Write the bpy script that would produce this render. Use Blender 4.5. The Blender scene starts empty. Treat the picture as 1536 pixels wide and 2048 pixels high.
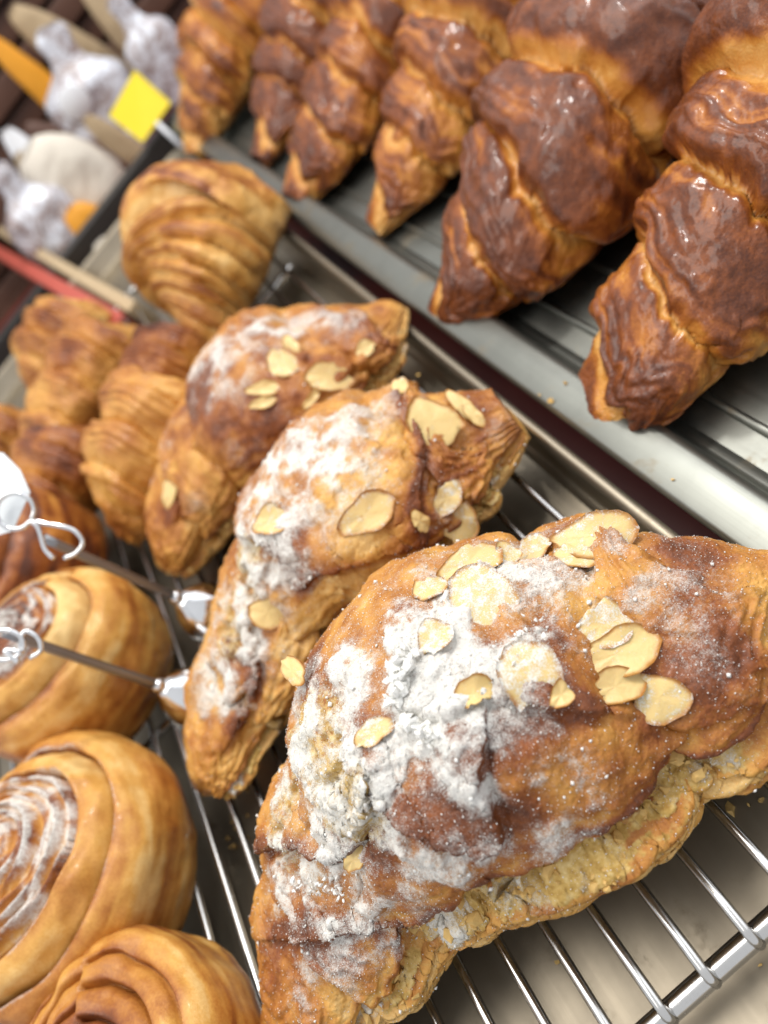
import bpy, math, random
import numpy as np
from mathutils import Vector, Matrix
from mathutils.bvhtree import BVHTree

random.seed(7)
sc = bpy.context.scene
col = sc.collection

# ------------------------------------------------------------------ camera
F = 1540.0                       # focal length in pixels of the 1536 x 2048 photograph
ROLL, PITCH, YAW = math.radians(55.0), math.radians(41.8), math.radians(11.0)
CAM = np.array([0.0, 0.0, 0.215])
FWD = np.array([-math.sin(YAW) * math.cos(PITCH), math.cos(YAW) * math.cos(PITCH), -math.sin(PITCH)])
RT = np.array([math.cos(YAW), math.sin(YAW), 0.0])
UP = np.cross(RT, FWD)
E_I = np.array([math.cos(ROLL), -math.sin(ROLL)])
U_I = np.array([-math.sin(ROLL), -math.cos(ROLL)])
cam_x = RT * E_I[0] + UP * U_I[0]
cam_y = -(RT * E_I[1] + UP * U_I[1])
cd = bpy.data.cameras.new('camera')
cam = bpy.data.objects.new('camera', cd)
col.objects.link(cam)
m = Matrix.Identity(4)
for i in range(3):
    m[i][0], m[i][1], m[i][2], m[i][3] = cam_x[i], cam_y[i], -FWD[i], CAM[i]
cam.matrix_world = m
cd.sensor_fit = 'VERTICAL'
cd.sensor_height = 36.0
cd.lens = F / 2048.0 * 36.0
cd.clip_start = 0.005
cd.clip_end = 50.0
cd.dof.use_dof = True
cd.dof.focus_distance = 0.184
cd.dof.aperture_fstop = 8.6
sc.camera = cam

# ------------------------------------------------------------------ world, lamps, exposure
w = bpy.data.worlds.new('World')
sc.world = w
w.use_nodes = True
bg = w.node_tree.nodes['Background']
bg.inputs[0].default_value = (0.94, 0.96, 1.0, 1)
bg.inputs[1].default_value = 0.88


def area(name, loc, target, size, power, color, sy=None):
    l = bpy.data.lights.new(name, 'AREA')
    l.energy = power
    l.color = color
    l.size = size
    if sy:
        l.shape = 'RECTANGLE'
        l.size_y = sy
    o = bpy.data.objects.new(name, l)
    col.objects.link(o)
    o.location = loc
    d = Vector(target) - Vector(loc)
    o.rotation_euler = d.to_track_quat('-Z', 'Y').to_euler()
    return o


area('case_lamp', (-0.10, 0.40, 0.95), (-0.03, 0.2, 0.0), 1.1, 7.5, (1.0, 0.96, 0.90), 0.5)
area('ceiling_spot', (0.55, 0.55, 1.0), (0.05, 0.2, 0.0), 0.09, 5.5, (1.0, 0.97, 0.93))
area('window_light', (1.25, 0.75, 1.05), (0.0, 0.2, 0.0), 1.5, 9.5, (0.92, 0.96, 1.0), 1.5)

sc.view_settings.view_transform = 'Standard'
sc.view_settings.look = 'None'
sc.view_settings.gamma = 1.0
sc.view_settings.use_curve_mapping = False
sc.view_settings.exposure = 0.0
sc.render.engine = 'CYCLES'
sc.cycles.use_denoising = True
sc.cycles.max_bounces = 6
sc.cycles.caustics_reflective = False
sc.cycles.caustics_refractive = False


# ------------------------------------------------------------------ projection helpers
def ray(px, py):
    d = np.array([px - 768.0, py - 1024.0])
    r = FWD * F + RT * (d @ E_I) + UP * (d @ U_I)
    return r / F                      # length measured in depth


def at(px, py, z):
    r = ray(px, py)
    return CAM + r * ((z - CAM[2]) / r[2])


def at_y(px, py, y):
    r = ray(px, py)
    return CAM + r * ((y - CAM[1]) / r[1])


# ------------------------------------------------------------------ numpy noise
def _hash(ix, iy, iz, seed):
    h = (ix.astype(np.int64) * 374761393 + iy.astype(np.int64) * 668265263 + iz.astype(np.int64) * 2147483647 + seed * 1274126177) & 0xFFFFFFFF
    h = ((h ^ (h >> 13)) * 1274126177) & 0xFFFFFFFF
    h = ((h ^ (h >> 16)) * 2246822519) & 0xFFFFFFFF
    h = h ^ (h >> 15)
    return (h & 0xFFFFFF) / float(0xFFFFFF)


def vnoise(P, scale, seed=0):
    Q = P * scale
    I = np.floor(Q).astype(np.int64)
    f = Q - I
    f = f * f * f * (f * (f * 6 - 15) + 10)
    ix, iy, iz = I[..., 0], I[..., 1], I[..., 2]
    fx, fy, fz = f[..., 0], f[..., 1], f[..., 2]
    r = 0
    for dx in (0, 1):
        wx = fx if dx else 1 - fx
        for dy in (0, 1):
            wy = fy if dy else 1 - fy
            for dz in (0, 1):
                wz = fz if dz else 1 - fz
                r = r + wx * wy * wz * _hash(ix + dx, iy + dy, iz + dz, seed)
    return r


def fbm(P, scale, octv=4, seed=0, gain=0.5):
    a, s, t = 0.0, 0.0, 1.0
    for o in range(octv):
        a = a + t * vnoise(P + 0.37 * o, scale * (2.03 ** o), seed + o * 17)
        s += t
        t *= gain
    return a / s


def ss(a, b, x):
    t = np.clip((x - a) / (b - a), 0, 1)
    return t * t * (3 - 2 * t)


def herm(k, v, s):
    k = np.asarray(k, float)
    v = np.asarray(v, float)
    g = np.gradient(v, k, axis=0)
    i = np.clip(np.searchsorted(k, s, side='right') - 1, 0, len(k) - 2)
    h = k[i + 1] - k[i]
    t = np.clip((s - k[i]) / h, 0, 1)
    if v.ndim == 2:
        h = h[:, None]
        t = t[:, None]
    return ((2 * t ** 3 - 3 * t ** 2 + 1) * v[i] + (t ** 3 - 2 * t ** 2 + t) * h * g[i]
            + (-2 * t ** 3 + 3 * t ** 2) * v[i + 1] + (t ** 3 - t ** 2) * h * g[i + 1])


# ------------------------------------------------------------------ object helpers
def tag(o, label, cat, group=None):
    o['label'] = label
    o['category'] = cat
    if group:
        o['group'] = group
    return o


def empty(name, loc, label=None, cat=None, group=None):
    o = bpy.data.objects.new(name, None)
    o.empty_display_size = 0.01
    col.objects.link(o)
    o.location = Vector(loc)
    if label:
        tag(o, label, cat, group)
    return o


def mesh_obj(name, V, faces, mat, parent=None, loc=None, attrs=None, smooth=True):
    """V in world coordinates; stored relative to the thing's base."""
    V = np.asarray(V, float).reshape(-1, 3)
    o0 = np.zeros(3)
    if parent is not None:
        o0 = np.array(parent['_org'] if '_org' in parent else parent.location)
    elif loc is not None:
        o0 = np.array(loc, float)
    L = V - o0
    me = bpy.data.meshes.new(name)
    if isinstance(faces, np.ndarray):
        n, k = faces.shape
        me.vertices.add(len(L))
        me.vertices.foreach_set('co', L.ravel().astype(np.float32))
        me.loops.add(n * k)
        me.loops.foreach_set('vertex_index', faces.ravel().astype(np.int32))
        me.polygons.add(n)
        me.polygons.foreach_set('loop_start', (np.arange(n) * k).astype(np.int32))
        me.polygons.foreach_set('loop_total', np.full(n, k, dtype=np.int32))
        me.update(calc_edges=True)
        me.validate()
    else:
        me.from_pydata([tuple(v) for v in L], [], faces)
    me.polygons.foreach_set('use_smooth', np.full(len(me.polygons), smooth))
    for k, a in (attrs or {}).items():
        at_ = me.attributes.new(k, 'FLOAT', 'POINT')
        at_.data.foreach_set('value', np.asarray(a, np.float32).ravel())
    me.materials.append(mat)
    me.update()
    o = bpy.data.objects.new(name, me)
    col.objects.link(o)
    if parent is not None:
        o.parent = parent
    else:
        o.location = Vector(o0)
    return o


def grid_faces(ns, nt, closed=True):
    i = np.arange(ns - 1)[:, None]
    j = np.arange(nt if closed else nt - 1)[None, :]
    a = i * nt + j
    b = i * nt + (j + 1) % nt
    return np.stack([a, b, b + nt, a + nt], -1).reshape(-1, 4)


def grid_normals(P):
    du = np.gradient(P, axis=0)
    dv = (np.roll(P, -1, 1) - np.roll(P, 1, 1)) * 0.5
    n = np.cross(dv, du)
    l = np.linalg.norm(n, axis=-1, keepdims=True)
    return n / np.maximum(l, 1e-12)


def tube(pts, r, seg=10, closed=False):
    P = np.asarray(pts, float)
    n = len(P)
    if closed:
        T = np.roll(P, -1, 0) - np.roll(P, 1, 0)
    else:
        T = np.gradient(P, axis=0)
    T /= np.linalg.norm(T, axis=1, keepdims=True)
    ref = np.array([0, 0, 1.0]) if abs(T[0][2]) < 0.9 else np.array([1.0, 0, 0])
    A = np.cross(T[0], ref)
    A /= np.linalg.norm(A)
    V = []
    rr = np.broadcast_to(np.asarray(r, float), (n,))
    for i in range(n):
        A = A - T[i] * (A @ T[i])
        A /= np.linalg.norm(A)
        B = np.cross(T[i], A)
        for k in range(seg):
            a = 2 * math.pi * k / seg
            V.append(P[i] + rr[i] * (A * math.cos(a) + B * math.sin(a)))
    fs = []
    for i in range(n if closed else n - 1):
        for k in range(seg):
            a, b = i * seg + k, i * seg + (k + 1) % seg
            i2 = (i + 1) % n
            fs.append((a, b, i2 * seg + (k + 1) % seg, i2 * seg + k))
    if not closed:
        fs.append(tuple(reversed(range(seg))))
        fs.append(tuple(range((n - 1) * seg, n * seg)))
    return np.array(V), fs


def smooth_path(pts, n):
    pts = np.asarray(pts, float)
    d = np.r_[0, np.cumsum(np.linalg.norm(np.diff(pts, axis=0), axis=1))]
    return herm(d / d[-1], pts, np.linspace(0, 1, n))


def revolve(prof, c, seg=48):
    V, fs = [], []
    for (r, z) in prof:
        for k in range(seg):
            a = 2 * math.pi * k / seg
            V.append((c[0] + r * math.cos(a), c[1] + r * math.sin(a), c[2] + z))
    for i in range(len(prof) - 1):
        for k in range(seg):
            a, b = i * seg + k, i * seg + (k + 1) % seg
            fs.append((a, b, b + seg, a + seg))
    fs.append(tuple(reversed(range(seg))))
    fs.append(tuple(range((len(prof) - 1) * seg, len(prof) * seg)))
    return np.array(V), fs


def rbox(lo, hi, b=0.001):
    """bevelled box as verts/faces"""
    import bmesh
    bm = bmesh.new()
    bmesh.ops.create_cube(bm, size=1.0)
    lo, hi = np.array(lo, float), np.array(hi, float)
    for v in bm.verts:
        v.co = Vector([(lo[i] + hi[i]) / 2 + v.co[i] * (hi[i] - lo[i]) for i in range(3)])
    bmesh.ops.bevel(bm, geom=list(bm.edges), offset=b, segments=2, profile=0.7, affect='EDGES')
    V = np.array([v.co[:] for v in bm.verts])
    bm.verts.index_update()
    fs = [tuple(v.index for v in f.verts) for f in bm.faces]
    bm.free()
    return V, fs


# ------------------------------------------------------------------ materials
class N:
    """tiny node-tree helper"""
    def __init__(s, name):
        s.m = bpy.data.materials.new(name)
        s.m.use_nodes = True
        s.t = s.m.node_tree
        s.b = s.t.nodes['Principled BSDF']
        s.tc = s.t.nodes.new('ShaderNodeTexCoord')

    def link(s, a, b):
        s.t.links.new(a, b)

    def noise(s, scale, detail=4, rough=0.55, dist=0.0, vec=None):
        n = s.t.nodes.new('ShaderNodeTexNoise')
        n.inputs['Scale'].default_value = scale
        n.inputs['Detail'].default_value = detail
        n.inputs['Roughness'].default_value = rough
        n.inputs['Distortion'].default_value = dist
        s.link(vec or s.tc.outputs['Object'], n.inputs['Vector'])
        return n.outputs['Fac']

    def voro(s, scale, feature='F1', vec=None):
        n = s.t.nodes.new('ShaderNodeTexVoronoi')
        n.feature = feature
        n.inputs['Scale'].default_value = scale
        s.link(vec or s.tc.outputs['Object'], n.inputs['Vector'])
        return n.outputs['Distance']

    def mapping(s, scale, rot=(0, 0, 0)):
        n = s.t.nodes.new('ShaderNodeMapping')
        n.inputs['Scale'].default_value = scale
        n.inputs['Rotation'].default_value = rot
        s.link(s.tc.outputs['Object'], n.inputs['Vector'])
        return n.outputs['Vector']

    def attr(s, name):
        n = s.t.nodes.new('ShaderNodeAttribute')
        n.attribute_name = name
        return n.outputs['Fac']

    def math(s, op, a, b=None, c=None, clamp=False):
        n = s.t.nodes.new('ShaderNodeMath')
        n.operation = op
        n.use_clamp = clamp
        for i, v in enumerate((a, b, c)):
            if v is None:
                continue
            if isinstance(v, (int, float)):
                n.inputs[i].default_value = v
            else:
                s.link(v, n.inputs[i])
        return n.outputs[0]

    def range(s, v, a, b, c=0.0, d=1.0):
        n = s.t.nodes.new('ShaderNodeMapRange')
        n.interpolation_type = 'SMOOTHSTEP'
        for i, x in enumerate((a, b, c, d)):
            n.inputs[i + 1].default_value = x
        s.link(v, n.inputs[0])
        return n.outputs[0]

    def ramp(s, fac, stops):
        n = s.t.nodes.new('ShaderNodeValToRGB')
        el = n.color_ramp.elements
        while len(el) < len(stops):
            el.new(0.5)
        for e, (p, c) in zip(el, stops):
            e.position = p
            e.color = (*c, 1)
        s.link(fac, n.inputs[0])
        return n.outputs[0]

    def mix(s, fac, a, b):
        n = s.t.nodes.new('ShaderNodeMix')
        n.data_type = 'RGBA'
        if isinstance(fac, (int, float)):
            n.inputs[0].default_value = fac
        else:
            s.link(fac, n.inputs[0])
        for i, v in ((6, a), (7, b)):
            if isinstance(v, tuple):
                n.inputs[i].default_value = (*v, 1)
            else:
                s.link(v, n.inputs[i])
        return n.outputs[2]

    def mixf(s, fac, a, b):
        n = s.t.nodes.new('ShaderNodeMix')
        for i, v in ((0, fac), (2, a), (3, b)):
            if isinstance(v, (int, float)):
                n.inputs[i].default_value = v
            else:
                s.link(v, n.inputs[i])
        return n.outputs[0]

    def bump(s, h, strength, dist, normal=None):
        n = s.t.nodes.new('ShaderNodeBump')
        n.inputs['Strength'].default_value = strength
        n.inputs['Distance'].default_value = dist
        s.link(h, n.inputs['Height'])
        if normal is not None:
            s.link(normal, n.inputs['Normal'])
        return n.outputs[0]

    def set(s, **kw):
        for k, v in kw.items():
            k = k.replace('_', ' ')
            inp = s.b.inputs[k]
            if isinstance(v, (int, float)):
                inp.default_value = v
            elif isinstance(v, tuple):
                inp.default_value = (*v, 1) if len(v) == 3 and inp.type == 'RGBA' else v
            else:
                s.link(v, inp)
        return s


TOAST = [(0.0, (0.78, 0.53, 0.21)), (0.22, (0.64, 0.335, 0.075)), (0.45, (0.45, 0.180, 0.033)),
         (0.66, (0.245, 0.068, 0.013)), (0.85, (0.098, 0.029, 0.013)), (1.0, (0.045, 0.016, 0.010))]


GLAZED = [(0.0, (0.72, 0.42, 0.13)), (0.22, (0.58, 0.255, 0.045)), (0.42, (0.40, 0.135, 0.020)),
          (0.60, (0.225, 0.060, 0.012)), (0.80, (0.095, 0.026, 0.010)), (1.0, (0.045, 0.016, 0.010))]


def pastry_mat(name, gloss=0.36, coat=0.25, bump=1.0, powder=True, blister=1.0, toast=TOAST):
    n = N(name)
    t = n.attr('toast')
    big = n.noise(150, 5, 0.6)
    fine = n.noise(1300, 5, 0.65)
    t = n.math('ADD', t, n.math('MULTIPLY', n.math('SUBTRACT', big, 0.5), 0.42))
    t = n.math('ADD', t, n.math('MULTIPLY', n.math('SUBTRACT', fine, 0.5), 0.34), clamp=True)
    c = n.ramp(t, toast)
    cr = n.attr('crumb')
    crm = n.range(n.math('ADD', cr, n.math('MULTIPLY', n.math('SUBTRACT', n.noise(700, 4), 0.5), 0.9)), 0.35, 0.65)
    crc = n.ramp(n.noise(420, 5, 0.6), [(0.3, (0.36, 0.20, 0.040)), (0.5, (0.56, 0.365, 0.105)), (0.72, (0.74, 0.57, 0.27))])
    c = n.mix(crm, c, crc)
    rough = n.mixf(crm, gloss, 0.75)
    rough = n.math('ADD', rough, n.math('MULTIPLY', n.math('SUBTRACT', n.noise(500, 3), 0.5), 0.22))
    h = n.math('ADD', n.math('MULTIPLY', n.noise(520, 6, 0.66, 0.6), 0.34), n.math('MULTIPLY', n.noise(2600, 3, 0.65), 0.42))
    vb = n.math('SUBTRACT', 1.0, n.voro(1300, 'SMOOTH_F1'))
    h = n.math('ADD', h, n.math('MULTIPLY', vb, 0.35 * blister))
    if powder:
        p = n.attr('powder')
        gr = n.noise(3000, 2, 0.7)
        mid = n.noise(700, 4, 0.65)
        q = n.math('ADD', n.math('MULTIPLY', n.math('SUBTRACT', gr, 0.5), 2.0), n.math('MULTIPLY', n.math('SUBTRACT', mid, 0.5), 1.5))
        pm = n.math('MULTIPLY', n.range(n.math('ADD', p, n.math('MULTIPLY', q, 0.5)), 0.28, 0.95), n.range(p, 0.02, 0.12))
        c = n.mix(n.math('MULTIPLY', pm, 0.92), c, (0.76, 0.75, 0.70))
        rough = n.mixf(pm, rough, 0.95)
        h = n.math('ADD', h, n.math('MULTIPLY', pm, 0.35))
        spec = n.mixf(pm, 0.36, 0.10)
        n.set(Specular_IOR_Level=spec)
        n.set(Coat_Weight=n.math('MULTIPLY', n.math('SUBTRACT', 1.0, n.math('MAXIMUM', pm, crm)), coat))
    else:
        n.set(Coat_Weight=coat, Specular_IOR_Level=0.22)
    n.set(Base_Color=c, Roughness=rough, Coat_Roughness=0.17, Normal=n.bump(h, 0.8 * bump, 0.0006))
    return n.m


M_CROI = pastry_mat('croissant crust', gloss=0.40, coat=0.46, bump=1.0, powder=False, toast=GLAZED)
M_ALM = pastry_mat('almond croissant crust', gloss=0.5, coat=0.1, bump=1.0)
M_BUN = pastry_mat('laminated bun crust', gloss=0.44, coat=0.18, bump=0.8, blister=0.4)


def metal(name, color, rough, scale=(300, 6, 300), bump=0.1, dirt=0.0):
    n = N(name)
    v = n.mapping(scale)
    s1 = n.noise(1.0, 5, 0.6, vec=v)
    s2 = n.noise(35, 5, 0.6)
    r = n.math('ADD', rough, n.math('ADD', n.math('MULTIPLY', n.math('SUBTRACT', s1, 0.5), 0.14), n.math('MULTIPLY', n.math('SUBTRACT', s2, 0.5), 0.10)))
    c = n.mix(n.range(s2, 0.35, 0.7), color, tuple(x * 0.84 for x in color))
    if dirt:
        d = n.range(n.noise(60, 6, 0.7), 0.55, 0.75)
        c = n.mix(n.math('MULTIPLY', d, dirt), c, (0.22, 0.15, 0.07))
        r = n.math('ADD', r, n.math('MULTIPLY', d, 0.2))
    n.set(Base_Color=c, Metallic=1.0, Roughness=r, Normal=n.bump(s1, bump, 0.0004))
    return n.m


M_TRAY = metal('brushed steel tray', (0.36, 0.31, 0.235), 0.44, (500, 8, 500), 0.12, 0.3)
M_TRAY2 = metal('worn steel tray', (0.27, 0.275, 0.245), 0.42, (600, 9, 600), 0.12, 0.6)
M_WIRE = metal('polished rack wire', (0.62, 0.61, 0.59), 0.2, (200, 200, 200), 0.08, 0.15)
M_ROD = metal('dull steel rod', (0.30, 0.30, 0.31), 0.42, (60, 60, 60), 0.02)
M_CHROME = metal('chrome', (0.78, 0.78, 0.78), 0.08, (60, 60, 60), 0.02)


def plain(name, color, rough=0.6, var=0.15, scale=60, spec=0.5, bump=0.1):
    n = N(name)
    f = n.noise(scale, 5, 0.6)
    c = n.mix(f, tuple(x * (1 - var) for x in color), tuple(min(1, x * (1 + var)) for x in color))
    n.set(Base_Color=c, Roughness=rough, Specular_IOR_Level=spec, Normal=n.bump(f, bump, 0.0006))
    return n.m


M_SHELF = plain('dark red laminate', (0.17, 0.030, 0.024), 0.35)
M_WOOD = plain('dark wood', (0.10, 0.045, 0.028), 0.5, 0.4)
M_BLACK = plain('black rail', (0.03, 0.026, 0.022), 0.45)
M_CARD = plain('white card', (0.80, 0.84, 0.86), 0.5, 0.03)
M_YELLOW = plain('yellow card', (0.68, 0.53, 0.008), 0.5, 0.04)
M_RED = plain('red tray trim', (0.50, 0.10, 0.07), 0.4, 0.1)
M_CREAM = plain('cream paper', (0.72, 0.66, 0.56), 0.7, 0.08)
n_ = N('cellophane')
f1 = n_.noise(45, 5, 0.7, 1.0)
n_.set(Base_Color=n_.mix(n_.range(f1, 0.4, 0.62), (0.74, 0.77, 0.84), (0.30, 0.22, 0.20)), Roughness=0.22, Specular_IOR_Level=0.9, Normal=n_.bump(f1, 0.3, 0.006))
M_SILVER = n_.m
M_ORANGE = plain('orange label', (0.80, 0.34, 0.02), 0.5, 0.06)
M_TAN = plain('tan paper', (0.46, 0.34, 0.20), 0.7, 0.1)
M_WHITE = plain('white plastic', (0.85, 0.87, 0.9), 0.3, 0.02)

n_ = N('toasted almond')
ed = n_.attr('rim')
f1 = n_.noise(300, 5, 0.6)
c_ = n_.mix(n_.range(n_.math('ADD', ed, n_.math('MULTIPLY', n_.math('SUBTRACT', f1, 0.5), 0.8)), 0.3, 1.0), (0.70, 0.50, 0.205), (0.38, 0.15, 0.022))
pw = n_.attr('powder')
g_ = n_.math('ADD', n_.math('MULTIPLY', n_.noise(2700, 4, 0.8), 0.8), n_.math('MULTIPLY', n_.noise(380, 4, 0.6), 0.75))
pm_ = n_.range(n_.math('SUBTRACT', n_.math('ADD', n_.math('MULTIPLY', pw, 0.75), g_), 1.0), 0.0, 0.2)
c_ = n_.mix(n_.math('MULTIPLY', pm_, 0.92), c_, (0.80, 0.79, 0.74))
n_.set(Base_Color=c_, Roughness=n_.mixf(pm_, 0.38, 0.95), Subsurface_Weight=0.2, Subsurface_Scale=0.002, Subsurface_Radius=(1.0, 0.6, 0.3),
       Normal=n_.bump(n_.math('ADD', n_.noise(900, 4), pm_), 0.4, 0.0005))
M_ALMOND = n_.m
n_ = N('icing sugar')
n_.set(Base_Color=(0.82, 0.81, 0.77), Roughness=0.95, Specular_IOR_Level=0.15, Normal=n_.bump(n_.noise(5000, 3), 0.5, 0.0002))
M_SUGAR = n_.m
M_CRUMB = plain('pastry crumb', (0.62, 0.40, 0.13), 0.7, 0.25, 900)

# ------------------------------------------------------------------ setting: shelf, trays, rack
ZR = 0.018                                   # top of the cooling rack

V, f = rbox((-0.75, -0.3, -0.052), (0.75, 1.02, -0.030), 0.002)
o = mesh_obj('display_shelf', V, f, M_SHELF, smooth=False)
o['kind'] = 'structure'


def tray(name, x0, x1, y0, y1, zf, lip, label, mat, lip_left=True, lip_right=True):
    """pressed sheet tray: floor, sloping sides, flat lip, rolled edge; one swept profile"""
    t = empty(name, ((x0 + x1) / 2, (y0 + y1) / 2, zf - 0.0015), label, 'tray')
    h = 0.018 - zf
    s = 0.003 if lip < 0.005 else 0.006
    prof = [(-lip - s - 0.0015, h - 0.004), (-lip - s - 0.0018, h - 0.001), (-lip - s, h), (-s - 0.001, h), (-s * 0.7, h - 0.002), (-0.0015, 0.0012), (0.0, 0.0002), (0.003, 0.0)]
    # rounded-rectangle loops
    loops = []
    for (d, z) in prof:
        R = 0.012 - min(d, 0)
        pts = []
        for cx, cy, a0 in ((x1 - 0.012, y1 - 0.012, 0), (x0 + 0.012, y1 - 0.012, 90), (x0 + 0.012, y0 + 0.012, 180), (x1 - 0.012, y0 + 0.012, 270)):
            for k in range(7):
                a = math.radians(a0 + 15 * k)
                r = max(R if d < 0 else 0.012 - d, 0.001)
                pts.append((cx + r * math.cos(a), cy + r * math.sin(a), zf + z))
        loops.append(pts)
    V = [p for l in loops for p in l]
    n = len(loops[0])
    fs = []
    for i in range(len(loops) - 1):
        for k in range(n):
            a, b = i * n + k, i * n + (k + 1) % n
            fs.append((a, b, b + n, a + n))
    rim = mesh_obj('rim', V, fs, mat, t)
    fl = loops[-1]
    g = mesh_obj('floor', fl, [tuple(range(n))], mat, t, smooth=False)
    for ob in (rim, g):
        sm = ob.modifiers.new('thickness', 'SOLIDIFY')
        sm.thickness = 0.0008
        sm.offset = -1
    return t


tl = tray('baking_tray', -0.42, 0.013, -0.10, 0.72, 0.0, 0.002, 'steel baking tray under the wire rack and the almond croissants', M_TRAY)
tr = tray('serving_tray', 0.047, 0.45, 0.02, 0.775, 0.006, 0.013, 'steel tray with wide flat lip carrying the row of plain brown croissants', M_TRAY2)
# pressed ribs on the floor of the croissant tray
for i, x in enumerate((0.060, 0.083, 0.106, 0.129)):
    P = [(x, y, 0.0062) for y in np.linspace(0.045, 0.74, 24)]
    V, f = tube(P, 0.0016, 8)
    mesh_obj('rib', V, f, M_TRAY2, tr)

# cooling rack: cross wires run along y, welded onto thicker frame bars along x
rack = empty('cooling_rack', (-0.2, 0.3, 0.0), 'chrome wire cooling rack under the almond croissants and swirl buns', 'cooling rack')
WR = 0.00135
wx = [-0.0378 - 0.0130 * k for k in range(-3, 27)]
for x in wx:
    P = [(x, 0.0375, ZR - 0.0040), (x, 0.0385, ZR - WR - 0.0004), (x, 0.0405, ZR - WR)] + [(x + random.uniform(-1, 1) * 0.0002, y, ZR - WR) for y in np.linspace(0.05, 0.60, 16)]
    V, f = tube(P, WR, 10)
    mesh_obj('wire', V, f, M_WIRE, rack)
for y, r in ((0.0395, 0.0026), (0.232, 0.0022), (0.42, 0.0022), (0.60, 0.0026)):
    P = [(x, y, ZR - 2 * WR - r + 0.0003) for x in np.linspace(-0.39, 0.0050, 20)]
    V, f = tube(P, r, 16)
    mesh_obj('frame_bar', V, f, M_WIRE, rack)
for x in (-0.385, 0.002):
    for y in (0.06, 0.58):
        P = [(x, y, ZR - 2 * WR - 0.002), (x, y, 0.006), (x, y, 0.0003)]
        V, f = tube(P, 0.0022, 10)
        mesh_obj('foot', V, f, M_WIRE, rack)


# ------------------------------------------------------------------ pastry generator
def sweep(spine, W, H, NS, NT, z0, bounds=(), amp=0.2, slant=0.05, seed=0, center=0.5, rough=1.0, flat=2.6, stri=0.0, wob=0.02, hc=0.42, fine=1.0, lean=0.0):
    """spine [(s,x,y)], W/H half width and full height keys; returns P, fields"""
    s = np.linspace(0, 1, NS)
    s = 0.5 - 0.5 * np.cos(math.pi * (0.04 + 0.92 * s)) / math.cos(math.pi * 0.04)
    s = np.clip(s, 0, 1)
    ks = np.array([p[0] for p in spine])
    C = herm(ks, np.array([p[1:3] for p in spine]), s)
    zoff = herm(ks, np.array([p[3] if len(p) > 3 else 0.0 for p in spine]), s)
    Wv = np.maximum(herm(*zip(*W), s), 0.0003)
    Hv = np.maximum(herm(*zip(*H), s), 0.0006)
    T = np.gradient(C, axis=0)
    T /= np.maximum(np.linalg.norm(T, axis=1, keepdims=True), 1e-9)
    side = np.stack([T[:, 1], -T[:, 0]], 1)           # to the right of travel
    th = np.linspace(0, 2 * math.pi, NT, endpoint=False)
    S, TH = np.meshgrid(s, th, indexing='ij')
    c, sn = np.cos(TH), np.sin(TH)
    # flattened underside, rounder top
    cu = np.sign(c) * np.abs(c) ** (2 / 2.25)
    su = np.where(sn > 0, np.abs(sn) ** (2 / 2.1), -np.abs(sn) ** (2 / flat))
    # segments
    seedP = np.stack([S * 6, np.cos(TH), np.sin(TH)], -1)
    sp = S + slant * np.where(S < center, 1, -1) * (c * 0.6 + 0.4 * sn) + wob * (fbm(seedP, 2.2, 3, seed) - 0.5) * 2
    prof = np.zeros_like(S)
    U = np.zeros_like(S)
    SEG = np.zeros_like(S)
    b = [-0.3] + list(bounds) + [1.3]
    for i in range(len(b) - 1):
        msk = (sp >= b[i]) & (sp < b[i + 1])
        u = (sp - b[i]) / (b[i + 1] - b[i])
        mid = 0.5 * (b[i] + b[i + 1])
        if b[i] < center < b[i + 1]:
            uu = u
            pr = np.clip(1 - np.abs(2 * u - 1) ** 6, 0, 1) ** 0.5 * (0.75 + 0.25 * np.sin(math.pi * np.clip(u, 0, 1)))
        else:
            uu = u if mid > center else 1 - u
            uc = np.clip(uu, 0, 1)
            pr = (0.25 + 0.75 * uc ** 0.75) * np.clip(1 - uc ** 11, 0, 1) ** 0.5 * ss(-0.03, 0.16, uc) ** 0.5
        prof = np.where(msk, pr, prof)
        U = np.where(msk, uu, U)
        SEG = np.where(msk, i, SEG)
    mult = 1 + amp * (prof - 0.6)
    bottom = ss(-0.25, -0.75, sn)
    mult = mult * (1 - bottom) + bottom * (0.94 + 0.06 * prof)
    lat = Wv[:, None] * cu * mult
    ver = np.where(sn > 0, Hv[:, None] * (1 - hc) * su * mult, Hv[:, None] * hc * su)
    P = np.zeros(S.shape + (3,))
    P[..., 0] = C[:, None, 0] + side[:, None, 0] * (lat + lean * ver)
    P[..., 1] = C[:, None, 1] + side[:, None, 1] * (lat + lean * ver)
    P[..., 2] = z0 + zoff[:, None] + Hv[:, None] * hc + ver
    nrm = grid_normals(P)
    if (nrm[NS // 2, NT // 4, 2]) < 0:
        nrm = -nrm
    Q = P + seed * 3.1
    taper = np.minimum(1, Wv / 0.012)[:, None]
    d = (fbm(Q, 55, 3, seed + 3) - 0.5) * 0.010 * rough + (fbm(Q, 190, 4, seed + 5) - 0.5) * 0.0011 * rough * fine + (fbm(Q, 800, 2, seed + 9) - 0.5) * 0.0006 * fine
    if stri:
        d = d + stri * np.sin(U * 34 + 5 * fbm(Q, 60, 2, seed + 11)) * ss(0.25, 0.6, U) * 0.0006
    d = d * taper * (1 - 0.7 * bottom)
    P = P + nrm * d[..., None]
    P[..., 2] = np.maximum(P[..., 2], z0 + zoff[:, None] * 0)
    return dict(P=P, S=S, TH=TH, U=U, prof=prof, SEG=SEG, sn=sn, c=c, nrm=nrm, mult=mult, bottom=bottom, Q=Q)


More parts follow.
